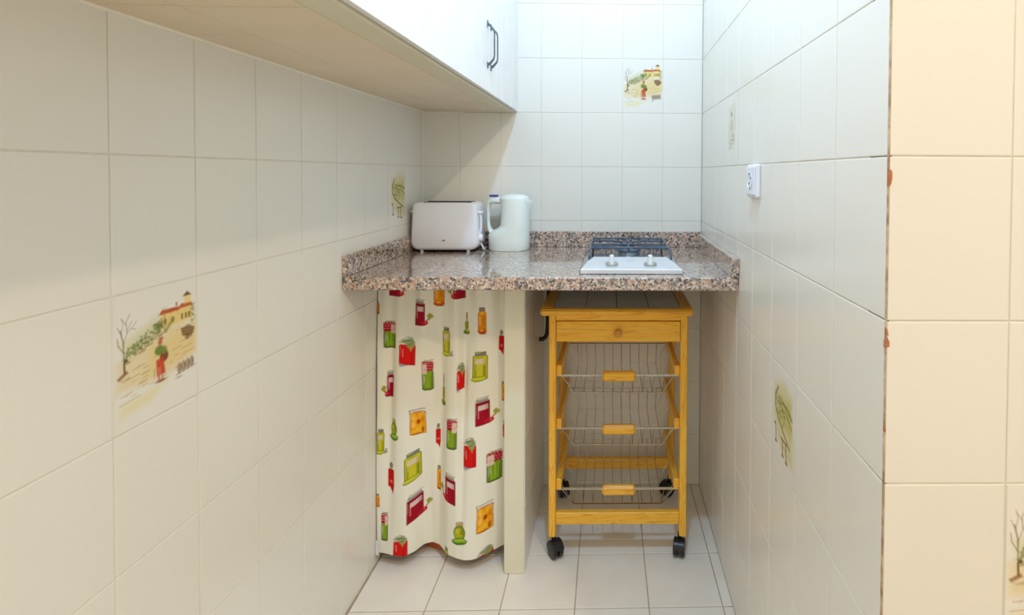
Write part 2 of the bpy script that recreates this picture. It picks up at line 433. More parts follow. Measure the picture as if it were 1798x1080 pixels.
# ------------------------------------------------------------------ tiled surfaces
TW, TH = .15, .20
_tiles = {}
def tile_mesh(w, h):
    key = (round(w, 4), round(h, 4))
    if key not in _tiles:
        b, t = .0011, .006
        mb = MB(); x, z = w / 2, h / 2
        ring = lambda d, y: [(-x + d, y, -z + d), (x - d, y, -z + d), (x - d, y, z - d), (-x + d, y, z - d)]
        mb.loft([ring(0, t), ring(0, b), ring(b * .35, b * .25), ring(b * 1.4, 0)])
        _tiles[key] = mb.mesh('tile', TILE, angle=6)
    return _tiles[key]
def to_wall(o, side, a, z):
    """a runs along the wall (y for side walls, x for walls that face the camera)"""
    if side == 'left': o.location = (XL, a, z); o.rotation_euler = (0, 0, PI / 2)
    elif side == 'right': o.location = (XR, a, z); o.rotation_euler = (0, 0, -PI / 2)
    else: o.location = (a, side, z)
def lay(wall, side, a0, a1, z0, z1, ca, cz, gap=.0018, x_face=None, rz=0):
    """tiles on a grid with joints at ca+TW*i and cz+TH*j, cut at the bounds"""
    made = {}
    for i in range(int(math.floor((a0 - ca) / TW)), int(math.ceil((a1 - ca) / TW))):
        l, r = max(a0, ca + TW * i), min(a1, ca + TW * (i + 1))
        if r - l < .008: continue
        for j in range(int(math.floor((z0 - cz) / TH)), int(math.ceil((z1 - cz) / TH))):
            b, t = max(z0, cz + TH * j), min(z1, cz + TH * (j + 1))
            if t - b < .012: continue
            o = bpy.data.objects.new('tile', tile_mesh(r - l - gap, t - b - gap)); C.objects.link(o)
            to_wall(o, side, (l + r) / 2, (b + t) / 2)
            if x_face is not None: o.location = (x_face, (l + r) / 2, (b + t) / 2); o.rotation_euler = (0, 0, rz)
            o.rotation_euler.x += random.uniform(-.0012, .0012); o.rotation_euler.z += random.uniform(-.0012, .0012)
            o.parent = wall; made[(i, j)] = o
    return made
_prints = {}
def add_print(tile, fn):
    if fn.__name__ not in _prints:
        nu, nv, wd, ht = 120, 150, .146, .196
        mb = MB(); mb.grid(nu, nv, lambda a, b: ((a - .5) * wd, -.00025, (.5 - b) * ht))
        me = mb.mesh('printed_scene', PRINT, fix=False)
        P = np.array(mb.v); k = Ink((P[:, 0] / .15 + .5) * 100, (.5 - P[:, 2] / .2) * 133.3); fn(k)
        at = me.color_attributes.new('ink', 'FLOAT_COLOR', 'POINT')
        at.data.foreach_set('color', np.concatenate([k.c, k.a[:, None]], 1).astype(np.float32).ravel())
        if sum(p.normal.y for p in me.polygons) > 0: me.flip_normals()
        _prints[fn.__name__] = me
    o = bpy.data.objects.new('printed_scene', _prints[fn.__name__]); C.objects.link(o); o.parent = tile
    return o
CZT = 1.1914 - 5 * TH                                         # height of the lowest full joint
G = .0016
ZC = 3.0
wall_left = struct('wall_left', MB().box(XL - .12, XL - G, -1.2, YB + .12, -.05, ZC, 0), GROUT, 'long cream tiled wall under the hanging cabinet, one village picture tile in it')
wall_back = struct('wall_back', MB().box(XL - G, XR + .0, YB + G, YB + .12, -.05, ZC, 0), GROUT, 'tiled end wall behind the toaster, kettle and gas hob')
wall_right = struct('wall_right', MB().box(XR + G, XR + .1, YF + .05, YB + .12, -.05, ZC, 0), GROUT, 'bluish white tiled wall with the socket beside the hob')
wall_front = struct('wall_front', MB().box(XR + .004, 2.1, YF + G, YF + .12, -.05, ZC, 0), GROUT, 'cream tiled wall end facing the viewer with a chipped corner')
wall_partition = struct('wall_partition', MB().box(-.309, -.2505, 1.503, YB, 0, .861, .002), CREAM, 'narrow cream partition between the curtain and the trolley')
ceiling = struct('ceiling', MB().box(XL - .12, 2.1, -1.2, YB + .12, ZC, ZC + .1, 0), PLASTER, 'plain white ceiling over the kitchenette', cat='ceiling')
tl = lay(wall_left, 'left', -.4636 - .6, YB - .0005, 0.0, 1.3914, .7364, CZT)
tb = lay(wall_back, YB, XL + .0005, XR - .0005, 0.0, ZC - .01, .1873, CZT)
tr_ = lay(wall_right, 'right', YF + .0005, YB - .0005, 0.0, ZC - .01, .6272, CZT)
tf = lay(wall_front, YF, XR, XR + .75, 0.0, ZC - .01, XR, CZT)
tp = lay(wall_partition, 'left', 1.510, YB - .0005, .0, .86, .7364, CZT, x_face=-.249, rz=PI / 2)
def pick(made, i, j, fn, label):
    t = made[(i, j)]; t.name = 'decorated_tile'; tag(t, label); add_print(t, fn)
pick(tl, 0, 3, village, 'tile printed with a farmhouse, hedge and figure in a red skirt')
pick(tl, 6, 4, grove, 'tile printed with an olive landscape and brown posts, beside the toaster')
pick(tb, -1, 6, village, 'tile printed with a farmhouse and figure, high on the end wall')
pick(tr_, 2, 2, grove, 'tile printed with an olive landscape, low on the wall')
pick(tr_, 5, 5, olive_faded, 'tile printed with a pale faded motif, above the socket')
pick(tf, 1, 2, village, 'tile printed with a bare tree, at the picture edge')
# corner joints and chips
part('edge_joint', MB().box(XR - .0002, XR + .0007, YF + .0003, YF + .0042, 0, ZC - .01, 0), GROUT_BROWN, wall_front, 'stained brown joint along the corner')
def chip(z, pts):
    mb = MB(); n = len(pts)
    mb.loft([[(XR + x, YF - .0009, z + q) for x, q in pts], [(XR + x, YF + .003, z + q) for x, q in pts]])
    part('chip', mb, TERRA, wall_front, 'terracotta body bared by a chip')
chip(1.1655, [(-.0006, .009), (.002, .0095), (.0036, .006), (.0036, -.002), (.002, -.009), (-.0006, -.011)])
chip(.9655, [(-.0016, .002), (.0008, .006), (.0032, .001), (.0036, -.005), (-.002, -.006)])
chip(.977, [(-.0006, .006), (.0008, .004), (.0022, -.003), (-.0006, -.003)])
chip(.858, [(-.0008, .004), (.0007, .002), (.0006, -.002), (-.0008, -.002)])
part('corner_bead', MB().tube([(XL + .001, YB - .001, .953), (XL + .001, YB - .001, 1.389)], .0035, 6), SEAL, wall_back, 'pale bead down the corner')

# floor
floor = struct('floor', MB().box(XL - .12, 2.1, -1.2, YB + .12, -.06, -.0016, 0), FGROUT, 'beige tiled kitchen floor in front of the trolley', cat='floor')
def clip(poly, a, b, c):                                       # keep a*x+b*y<=c
    out = []
    for (p, q) in zip(poly, poly[1:] + poly[:1]):
        dp, dq = a * p[0] + b * p[1] - c, a * q[0] + b * q[1] - c
        if dp <= 0: out.append(p)
        if dp * dq < 0:
            t = dp / (dp - dq); out.append((p[0] + t * (q[0] - p[0]), p[1] + t * (q[1] - p[1])))
    return out
FR_, g2 = .00982, .0013
for i in range(-3, 7):
    for j in range(-4, 4):
        u0, v0 = .2 * i - .4, .2 * j
        pl = [(u0 + g2, v0 + g2), (u0 + .2 - g2, v0 + g2), (u0 + .2 - g2, v0 + .2 - g2), (u0 + g2, v0 + .2 - g2)]
        pl = [(-.094 + u * math.cos(FR_) - v * math.sin(FR_), 1.3808 + u * math.sin(FR_) + v * math.cos(FR_)) for u, v in pl]
        pl = clip(pl, -1, 0, -(XL + .0005)); pl = pl and clip(pl, 1, 0, XR - .0005); pl = pl and clip(pl, 0, 1, YB - .0005)
        if not pl or len(pl) < 3: continue
        cx, cy = sum(p[0] for p in pl) / len(pl), sum(p[1] for p in pl) / len(pl)
        if max(p[0] for p in pl) - min(p[0] for p in pl) < .006 or max(p[1] for p in pl) - min(p[1] for p in pl) < .006: continue
        ins = lambda d: [(x + (cx - x) * d / max(.02, math.hypot(cx - x, cy - y)), y + (cy - y) * d / max(.02, math.hypot(cx - x, cy - y))) for x, y in pl]
        mb = MB().loft([[(x, y, -.008) for x, y in pl], [(x, y, -.0012) for x, y in pl], [(x, y, -.0003) for x, y in ins(.001)], [(x, y, 0) for x, y in ins(.0024)]])
        o = bpy.data.objects.new('tile', mb.mesh('tile', FTILE, (cx, cy, 0), angle=6)); C.objects.link(o); o.location = (cx, cy, 0); o.parent = floor

# ------------------------------------------------------------------ wall cabinet
XC, ZB, ZT = -.362, 1.390, 2.06
cab = thing('wall_cabinet', (XL, YB, ZB), 'white painted wall cabinet with plank doors hanging along the left wall', 'cabinet')
part('carcass', MB().box(XL + .0015, XC - .02, -.7, YB - .001, ZB + .012, ZT, .002), BOARD, cab)
part('bottom_rail', MB().box(-.4145, XC, -.7, YB - .001, ZB + .0005, ZB + .05, .002), RAIL, cab, 'cream rail along the lower front edge')
def bboard(x0, x1, y0, y1): part('bottom_board', MB().box(x0, x1, y0, y1, ZB + .0012, ZB + .013, .0005), BOARD, cab)
bboard(-.5872, -.4155, -.7, .719); bboard(-.5872, -.4155, .721, YB - .002)
bboard(XL + .003, -.5888, -.7, .715); bboard(XL + .003, -.5888, .717, .868); bboard(XL + .003, -.5888, .8698, YB - .002)
part('sealant_bead', MB().tube([(XL + .001, -.7, ZB + .001), (XL + .001, YB - .002, ZB + .001)], .0042, 6), SEAL, cab, 'pale bead along the wall')
part('sealant_bead', MB().tube([(XL + .002, YB - .001, ZB + .001), (-.55, YB - .001, ZB + .001)], .003, 6), SEAL, cab, 'pale bead along the wall')
part('end_stile', MB().box(XC - .02, XC + .012, 1.8925, YB - .0005, ZB + .004, ZT, .0015), WHITEP, cab)
def handle(door, y, z0, z1):
    mb = MB(); x = XC + .0165
    for z, s in ((z1, 1), (z0, -1)):
        mb.box(x - .0005, x + .002, y - .004, y + .004, z - .009, z + .009, .0008)
    mb.tube([(x + .001, y, z0), (x + .006, y, z0 + .004), (x + .0165, y, z0 + .016), (x + .019, y, z0 + .026), (x + .019, y, z1 - .026),
             (x + .0165, y, z1 - .016), (x + .006, y, z1 - .004), (x + .001, y, z1)], [.0034, .0034, .0028, .0022, .0022, .0028, .0034, .0034], 8)
    part('handle', mb, IRON, door, 'dark metal bow handle')
def cab_door(y0, y1, hinge_low):
    d = part('door', MB().box(XC + .0005, XC + .009, y0 + .0015, y1 - .0015, ZB + .006, ZT, .0015), WHITEP, cab)
    n = 5; pw = (y1 - y0 - .003) / n
    for k in range(n):
        part('plank', MB().box(XC + .008, XC + .016, y0 + .0015 + pw * k + .00015, y0 + .0015 + pw * (k + 1) - .00015, ZB + .0035, ZT, .0009), WHITEP, d)
    handle(d, y1 - .020 if hinge_low else y0 + .020, 1.466, 1.580)
e0 = 1.8900
for k in range(6): cab_door(e0 - .4135 * (k + 1), e0 - .4135 * k, k % 2 == 1)

# ------------------------------------------------------------------ granite worktop
CT, CB, CF = .897, .8625, 1.3555
def ups(mb, label):
    o = bpy.data.objects.new('granite_upstand', mb.mesh('granite_upstand', GRAN)); C.objects.link(o); tag(o, label, 'upstand', 'granite upstands round the worktop')
ct = thing('worktop', (-.18, CF, CB), 'speckled pink granite worktop with low upstands between the walls', 'worktop')
part('slab', MB().box(XL + .0006, XR - .0006, CF, YB - .0006, CB, CT, .0025), GRAN, ct)
ups(MB().box(XL + .0006, XL + .0125, CF + .002, YB - .021, CT, .9525, .0015), 'granite upstand along the left wall beside the toaster')
ups(MB().box(XL + .0006, XR - .0006, YB - .0205, YB - .0006, CT, .9535, .0015), 'long granite upstand along the end wall behind the hob')
ups(MB().box(XR - .0205, XR - .0006, CF - .004, YB - .021, CT, .9490, .0015), 'short granite upstand along the bluish wall beside the hob')

# ------------------------------------------------------------------ gas hob
HX0, HX1, HY0, HY1 = -.0865, .1945, 1.400, 1.892
hc = (HX0 + HX1) / 2
hob = thing('gas_hob', (hc, HY0, CT), 'two burner steel gas hob with two knobs set on the granite', 'hob')
part('base_plate', MB().box(HX0, HX1, HY0, HY1, CT, CT + .0105, .003), STEEL, hob)
pz = CT + .0105
fr = [(HX0 + .003, HY0 - .001), (HX1 - .003, HY0 - .001), (HX1 - .016, HY0 + .085), (hc + .1085, HY0 + .150), (hc - .1085, HY0 + .150), (HX0 + .016, HY0 + .085)]
def pan_z(y): return CT + .0125 + .0100 * (y - HY0) / .15
shr = lambda d: [(x + (hc - x) * d / .14, y + (HY0 + .07 - y) * d / .09) for x, y in fr]
part('control_panel', MB().loft([[(x, y, CT + .0015) for x, y in fr], [(x, y, pan_z(y)) for x, y in fr], [(x, y, pan_z(y) + .0012) for x, y in shr(.0015)]]), SATIN, hob, 'bright satin panel around the knobs', angle=25)
for kx in (hc - .0535, hc + .0535):
    ky = HY0 + .044; kz = pan_z(ky) + .001
    kb = part('knob', MB().lathe([(.0178, -.001), (.0178, .0055), (.0160, .0085), (.0140, .0092)], (kx, ky, kz), 28), KNOBDARK, hob, angle=40)
    mb = MB()
    rg = lambda z, hw, y0, y1: [(kx - hw, y0 + hw * .7, z), (kx - hw * .5, y0, z), (kx + hw * .5, y0, z), (kx + hw, y0 + hw * .7, z), (kx + hw, y1 - hw * .7, z), (kx + hw * .5, y1, z), (kx - hw * .5, y1, z), (kx - hw, y1 - hw * .7, z)]
    mb.loft([rg(kz + .0085, .0075, ky - .0165, ky + .0165), rg(kz + .0255, .0064, ky - .0155, ky + .0155), rg(kz + .0285, .005, ky - .014, ky + .014)])
    part('grip', mb, KNOB, kb)
part('emblem', MB().box(hc - .009, hc + .009, HY0 + .092, HY0 + .096, pan_z(HY0 + .094) + .0006, pan_z(HY0 + .094) + .0018, .0002), PINKINK, hob, 'faint maker mark, illegible')
for by, br in ((1.655, .036), (1.795, .028)):
    bz = pz
    b = part('burner', MB().lathe([(br + .012, -.001), (br + .010, .003), (br, .004), (br - .003, .014), (br - .004, .0145)], (hc, by, bz), 32), BURN, hob)
    part('burner_cap', MB().lathe([(br - .003, .0145), (br - .001, .0165), (br - .002, .0195), (br - .008, .0215), (.0005, .022)], (hc, by, bz), 32), ENAMEL, b)
gz = CT + .0395
mb = MB(); x0, x1, y0, y1 = HX0 + .020, HX1 - .016, 1.580, 1.868
for x in (x0, x1):
    mb.tube([(x, y0 - .016, pz + .002), (x, y0 - .010, gz - .010), (x, y0, gz - .002), (x, y0 + .012, gz), (x, y1 - .010, gz), (x, y1, gz - .008), (x, y1 + .004, pz + .002)], .0036, 8)
for y in (1.620, 1.700, y1 - .012): mb.tube([(x0, y, gz), (x1, y, gz)], .0030, 8)
for by in (1.655, 1.795):
    for sx in (-1, 1):
        mb.tube([(hc + sx * .118, by, gz), (hc + sx * .05, by, gz), (hc + sx * .030, by, gz - .004), (hc + sx * .016, by, gz - .004)], .0030, 8)
    for sy in (-1, 1):
        mb.tube([(hc, by + sy * .035, gz), (hc, by + sy * .020, gz - .003), (hc, by + sy * .012, gz - .003)], .0030, 8)
    mb.tube([(hc, by - .035, gz), (hc, by + .035 if by < 1.7 else by + .06, gz)], .0024, 6)
part('pan_support', mb, ENAMEL, hob, 'dark grey-blue wire grate')

# ------------------------------------------------------------------ toaster
TX0, TX1, TY0, TY1, TZ0, TZ1 = -.6835, -.4555, 1.775, 1.896, .9045, 1.0655
tc_ = ((TX0 + TX1) / 2, (TY0 + TY1) / 2)
toaster = thing('toaster', (tc_[0], tc_[1], CT), 'white long-slot toaster standing in the corner on the granite', 'toaster')
def outline(w0, w1, h, rb, rt, n=7):                            # front outline, bottom width w0, top width w1
    pts = []
    for (cx, cz, r, a0) in ((w0 / 2 - rb, rb, rb, -PI / 2), (w1 / 2 - rt, h - rt, rt, 0), (-w1 / 2 + rt, h - rt, rt, PI / 2), (-w0 / 2 + rb, rb, rb, PI)):
        for k in range(n):
            a = a0 + PI / 2 * k / (n - 1); pts.append((cx + r * math.cos(a), cz + r * math.sin(a)))
    return pts
ol = outline(.228, .216, TZ1 - TZ0, .027, .015)
H2 = (TZ1 - TZ0) / 2
def ring(y, d): return [(tc_[0] + x * (1 - d / .115), y, TZ0 + H2 + (z - H2) * (1 - d / H2)) for x, z in ol]
part('body', MB().loft([ring(TY0, .010), ring(TY0 + .002, .0055), ring(TY0 + .006, .0022), ring(TY0 + .012, 0), ring(TY1 - .012, 0), ring(TY1 - .006, .0022), ring(TY1 - .002, .0055), ring(TY1, .010)]), WHITEPL, toaster, angle=40)
part('base', MB().box(TX0 + .024, TX1 - .024, TY0 + .014, TY1 - .014, CT + .003, TZ0 + .004, .002), SLOT, toaster, 'dark underside')
for y in (TY0 + .030, TY1 - .046):
    part('slot', MB().box(tc_[0] - .078, tc_[0] + .083, y, y + .016, TZ1 - .003, TZ1 + .0018, .0003), SLOT, toaster, 'dark bread slot')
for sx in (-1, 1):
    if sx > 0: part('rim', MB().box(tc_[0] - .095, tc_[0] + .095, tc_[1] + sx * .034 - .012 + .0, tc_[1] + sx * .034 - .0105, TZ1 - .003, TZ1 + .0016, .0006), WHITEPL, toaster)
    for fy in (TY0 + .018, TY1 - .024):
        part('foot', MB().lathe([(.0055, 0), (.0065, .002), (.0065, .009)], (tc_[0] + sx * .079, fy, CT), 12), WHITEPL, toaster)
part('lever', MB().box(TX1 - .006, TX1 + .0110, TY0 + .022, TY0 + .046, 1.0275, 1.0355, .003), WHITEPL, toaster)
part('lever_track', MB().tube([(TX1 - .001, TY0 + .034, 1.027), (TX1 + .004, TY0 + .034, 1.010), (TX1 + .004, TY0 + .034, .975), (TX1 - .001, TY0 + .034, .955)], .004, 8), WHITEPL, toaster)
part('carry_grip', MB().box(TX0 - .0075, TX0 + .006, TY0 + .020, TY0 + .080, 1.0305, 1.0385, .003), WHITEPL, toaster)
part('browning_knob', MB().lathe([(.0125, -.004), (.0125, .007), (.011, .0095), (.003, .010)], (TX1, TY0 + .034, .944), 20, axis='x'), WHITEPL, toaster)
mb = MB(); mb.lathe([(.0052, 0), (.0052, .0006)], (0, 0, 0), 18, axis='y')
mb.v = [(tc_[0] + .0 + x, TY0 + .0002 - y, .938 + z * .55) for x, y, z in mb.v]
part('emblem', mb, GREYINK, toaster, 'tiny grey maker mark')
part('power_cord', MB().tube([(TX1 - .006, TY0 + .046, .926), (TX1 + .002, TY0 + .044, .921), (TX1 + .008, TY0 + .043, .911), (TX1 + .0105, TY0 + .046, .9035), (TX1 + .0095, TY0 + .060, .9006), (TX1 + .004, TY0 + .090, .9006), (TX1, TY0 + .118, .9006)], .0032, 8), WHITEPL, toaster)

# ------------------------------------------------------------------ kettle
KY = 1.853
kettle = thing('electric_kettle', (-.36, KY, CT), 'pale mint white plastic jug kettle with looped handle next to the toaster', 'kettle')
def oval(x0, x1, z, dy, n=40, e=2.6):
    cx, a = (x0 + x1) / 2, (x1 - x0) / 2; out = []
    for k in range(n):
        t = 2 * PI * k / n; c, s = math.cos(t), math.sin(t)
        out.append((cx + a * math.copysign(abs(c) ** (2 / e), c), KY + dy * math.copysign(abs(s) ** (2 / e), s), z))
    return out
part('body', MB().loft([oval(-.4285, -.2955, CT + .001, .0545), oval(-.4315, -.2925, CT + .006, .056), oval(-.4335, -.292, .935, .0565), oval(-.434, -.292, .950, .0565),
    oval(-.430, -.292, .958, .0562), oval(-.416, -.292, .967, .056), oval(-.398, -.292, .976, .0555), oval(-.391, -.292, .986, .055), oval(-.390, -.2925, 1.030, .054), oval(-.390, -.293, 1.066, .053), oval(-.392, -.2935, 1.076, .052)]), MINT, kettle, angle=45)
part('lid', MB().loft([oval(-.396, -.2955, 1.0755, .050), oval(-.396, -.2955, 1.0800, .050), oval(-.388, -.300, 1.0865, .046), oval(-.372, -.312, 1.0915, .034), oval(-.356, -.330, 1.0935, .016)]), MINT, kettle, angle=45)
path = [(-.384, KY, 1.070), (-.404, KY, 1.071), (-.420, KY, 1.0705), (-.4305, KY, 1.066), (-.4350, KY, 1.054), (-.4360, KY, 1.038), (-.4360, KY, 1.000), (-.4350, KY, .982), (-.4315, KY, .969), (-.424, KY, .958), (-.410, KY, .948)]
part('handle', MB().tube(path, [.0135, .0130, .0120, .0095, .0068, .0056, .0056, .0060, .0075, .0095, .0105], 12, flat=2.2), MINT, kettle, angle=50)
part('switch', MB().box(-.432, -.402, KY - .012, KY + .012, 1.0835, 1.0905, .0025), VIOLET, kettle, 'blue violet switch on the handle')
mb = MB()
def sp(z, tip, hw): return [(-.296, KY - hw * 1.5, z), (-.288, KY - hw, z), (tip, KY - hw * .25, z), (tip, KY + hw * .25, z), (-.288, KY + hw, z), (-.296, KY + hw * 1.5, z)]
mb.loft([sp(1.020, -.2905, .010), sp(1.040, -.287, .016), sp(1.056, -.2825, .020), sp(1.068, -.2785, .022), sp(1.0698, -.279, .0215)])
part('spout', mb, MINT, kettle, angle=50)
part('base_ring', MB().loft([oval(-.425, -.299, CT, .052), oval(-.425, -.299, CT + .003, .052)]), KNOBDARK, kettle)

# ------------------------------------------------------------------ socket
sy0, sy1, sz0, sz1 = 1.163, 1.247, 1.1145, 1.1915
sock = thing('wall_socket', (XR, (sy0 + sy1) / 2, sz0), 'white surface-mounted power socket on the bluish tiled wall', 'socket')
part('housing', MB().box(XR - .011, XR + .0002, sy0, sy1, sz0, sz1, .004), WHITEPL, sock)
scy, scz = (sy0 + sy1) / 2, (sz0 + sz1) / 2
part('face_plate', MB().box(XR - .0145, XR - .0105, sy0 + .006, sy1 - .006, sz0 + .006, sz1 - .006, .002), WHITEPL, sock)
part('well', MB().lathe([(.0195, 0), (.0205, -.0012), (.0185, -.0018), (.0180, -.0004), (.0005, -.0003)], (XR - .0144, scy, scz), 28, axis='x'), WHITEPL, sock)
for s in (-1, 1):
    part('pin_hole', MB().lathe([(.0028, 0), (.0028, -.0006)], (XR - .0148, scy + s * .0065, scz - s * .0065), 12, axis='x'), SLOT, sock)
    part('earth_clip', MB().box(XR - .0162, XR - .0146, scy - .002, scy + .002, scz + s * .0165 - .003, scz + s * .0165 + .003, .0004), IRON, sock)

# ------------------------------------------------------------------ curtain
CX0, CX1, CZ0, CZ1 = XL + .003, -.3125, .036, .8615
k_ = .001680                                                   # one print unit in metres
NU, NV = 240, 500
hem = [(-.6975, 1.5457), (-.6705, 1.5408), (-.6414, 1.5313), (-.606, 1.5265), (-.5812, 1.5495), (-.5669, 1.5786), (-.5435, 1.5878), (-.5185, 1.5760), (-.4833, 1.5347), (-.4533, 1.5184), (-.4257, 1.5092), (-.4014, 1.5113), (-.3726, 1.5292), (-.3277, 1.5715), (-.31, 1.578)]
hx, hy = np.array(hem).T
us = np.linspace(CX0, CX1, NU + 1)
hf = np.interp(us, hx, hy); kern = np.hanning(13); kern /= kern.sum()
hf = np.convolve(np.pad(hf, 6, mode='edge'), kern, 'valid')
s_ = (us - CX0) / (CX1 - CX0)
tp_ = 1.553 + .0095 * np.sin(s_ * 2 * PI * 4.3 + .7) + .0060 * np.sin(s_ * 2 * PI * 7.1 + 2.0)
sharp = lambda x, c, w: np.exp(-((x - c) / w) ** 2)
mid = 1.548 - .012 * sharp(us, -.62, .045) + .018 * sharp(us, -.655, .016) + .024 * sharp(us, -.512, .018) - .008 * sharp(us, -.46, .03) + .018 * sharp(us, -.438, .012) - .012 * sharp(us, -.385, .03)
vs = np.linspace(0, 1, NV + 1)[:, None]                        # 0 at the top
wt, wb = np.clip(1 - vs * 2.6, 0, 1) ** 1.3, np.clip((vs - .35) / .65, 0, 1) ** 1.2
wm = np.clip(1 - wt - wb, 0, 1)
Yc = (wt * tp_[None] + wm * mid[None] + wb * hf[None]) / (wt + wm + wb)
Xc = us[None] + 0 * vs + .0035 * np.sin(vs * 9 + us[None] * 30) * vs * (1 - vs) * 2
Xc = np.maximum(Xc, XL + .0015) - .012 * np.clip(1 - vs / .22, 0, 1) * np.clip((us[None] - CX0) / (CX1 - CX0) * 4 - 3, 0, 1)
Zc = CZ1 - vs * (CZ1 - CZ0) + 0 * us[None]
pu, pv = (us[None] - XL) / k_ + 657 + 0 * vs, 600 + (.6693 - Zc) / k_
ink = Ink(pu.ravel(), pv.ravel(), (247, 244, 228))
class Jar:
    """one printed motif; local units: x across from its axis, y down from its top, optional slant"""
    def __init__(s, cx, t, h, w, sl=0, name=''):
        s.name = name
        s.i = np.nonzero((np.abs(ink.u - cx) < w * 1.9 + 4) & (ink.v > t - 8) & (ink.v < t + h + 10))[0]
        x = ink.u[s.i] - cx; s.k = Ink(x, ink.v[s.i] - t + sl * x); s.k.c = ink.c[s.i]; s.k.a = np.ones(len(s.i)); s.h, s.w = h, w
    def __enter__(s): return s.k, s.w / 2, s.h
    def edges(s, y0, y1, col, f=.94):
        for q in (-1, 1): s.k.seg([(q * s.w / 2 * f, s.h * y0), (q * s.w / 2 * f, s.h * y1)], 1.0, col, .75, .6)
        s.k.seg([(-s.w / 2 * f, s.h * y1), (s.w / 2 * f, s.h * y1)], 1.2, col, .75, .6)
        s.k.seg([(s.w * .28, s.h * (y0 + .1)), (s.w * .28, s.h * (y1 - .05))], s.w * .16, col, .28, 1.2)
        s.k.seg([(-s.w * .27, s.h * (y0 + .12)), (-s.w * .27, s.h * (y1 - .25))], 1.1, (250, 240, 230), .45, .7)
    def __exit__(s, *a):
        e = s.EDGE.get(s.name)
        if e and s.w > 10: s.edges(*e)
        ink.c[s.i] = s.k.c
    EDGE = {'beet': (.2, .96, (96, 24, 36)), 'pickle': (.42, .96, (58, 78, 26)), 'tomato': (.3, .9, (140, 20, 18)), 'peach': (.2, .95, (170, 80, 20)), 'oil': (.2, .84, (110, 112, 20)), 'amber': (.22, .9, (170, 80, 14))}
RED, DRED, DK = (226, 26, 22), (172, 16, 40), (92, 40, 44)
def beet(cx, t, h, w, d=1, sl=0):
    with Jar(cx, t, h, w, sl, 'beet') as (k, r, H):
        k.rect(-r, r, H * .14, H * .98, (178, 120, 124), 2)
        k.rect(-r + 1, r - 1, H * .18, H * .97, DRED, 2); k.rect(-r + 1, r - 1, H * .18, H * .30, (136, 10, 34), 1)
        k.rect(-r * .55, r * .75, H * .27, H * .45, (232, 202, 196), .5)
        k.seg([(-r + 1.5, H * .25), (-r + 1.5, H * .6)], 1, (224, 170, 170), .7)
        k.rect(-r * .8, r * .8, H * .05, H * .15, (140, 134, 126), 1, .8); k.seg([(-r, H * .12), (-r * .6, 0), (r * .9, 1)], 1.1, (108, 110, 108), .9)
        k.ell(d * r * .9, H * .88, r * .62, H * .09, (206, 30, 44)); k.seg([(d * r * 1.0, H * .86), (d * r * 1.7, H * .72)], 2.4, (214, 54, 50))
        k.ell(d * r * 1.05, H * .86, 1.6, 1.4, (240, 130, 120), .8)
        for a, b in ((1.8, .60), (2.1, .66), (1.75, .70), (1.6, .62)): k.ell(d * r * a, H * b, 2.6, 3.2, (164, 166, 44), .9)
def pickle(cx, t, h, w, d=1, sl=0):
    with Jar(cx, t, h, w, sl, 'pickle') as (k, r, H):
        k.rect(-r * .94, r * .94, H * .3, H, (88, 104, 48), r * .45); k.rect(-r * .84, r * .84, H * .32, H * .97, (118, 152, 34), r * .4)
        for a in (-.45, .05, .5): k.seg([(a * r, H * .42), (a * r * .8, H * .9)], r * .26, (162, 196, 46), .85, .9)
        k.seg([(-.75 * r, H * .45), (-.75 * r, H * .8)], 1.4, (196, 206, 178), .7)
        k.rect(-r, r, H * .06, H * .36, (186, 36, 50), 3); k.ell(-r * .4, H * .33, r * .6, H * .07, (178, 30, 46)); 
        for a in range(-2, 3):
            for b in range(3): k.ell(a * r * .4 + (b % 2) * 2, H * (.11 + b * .09), .9, .9, (240, 196, 196), .8, .4)
        k.seg([(-r * .9, H * .06), (0, H * .03), (r * .95, H * .02)], 1.1, (110, 104, 56)); k.seg([(-r * .5, 0), (r * .2, H * .07)], .8, (120, 120, 60), .8)
        k.rect(d * r * .5 - r * .42, d * r * .5 + r * .42, H * .14, H * .46, (234, 204, 186), 1); k.seg([(d * r * .3, H * .3), (d * r * .7, H * .32)], .8, (150, 100, 96), .8)
def tomato(cx, t, h, w, d=1, sl=0):
    with Jar(cx, t, h, w, sl, 'tomato') as (k, r, H):
        k.rect(-r * .9, r * .9, H * .1, H * .4, (206, 206, 188), 2, .8)
        k.rect(-r, r, H * .26, H * .92, RED, 3); k.seg([(-r * .8, H * .32), (-r * .9, H * .6)], 1.3, (250, 120, 100), .8)
        for a, b, q in ((-.2, .16, .4), (.3, .12, .45), (.55, .24, .4), (.35, .32, .42), (.1, .26, .3)): k.ell(a * r, H * b, r * q, H * .065, (150, 164, 106), .95)
        k.poly([(0, H * .3), (r * .8, H * .3), (r * .4, H * .5)], (176, 164, 74), .85)
        for a in ([(-r * .7, H * .1), (0, H * .02), (r * .6, H * .05)], [(-r, H * .2), (-r * .2, H * .12), (r * .9, H * .18)], [(0, H * .3), (r * .5, H * .22)]): k.seg(a, 1.1, (82, 94, 78), .9)
        k.poly([(-r, H * .86), (r * .2, H * .93), (-r * .9, H)], (176, 176, 186), .95)
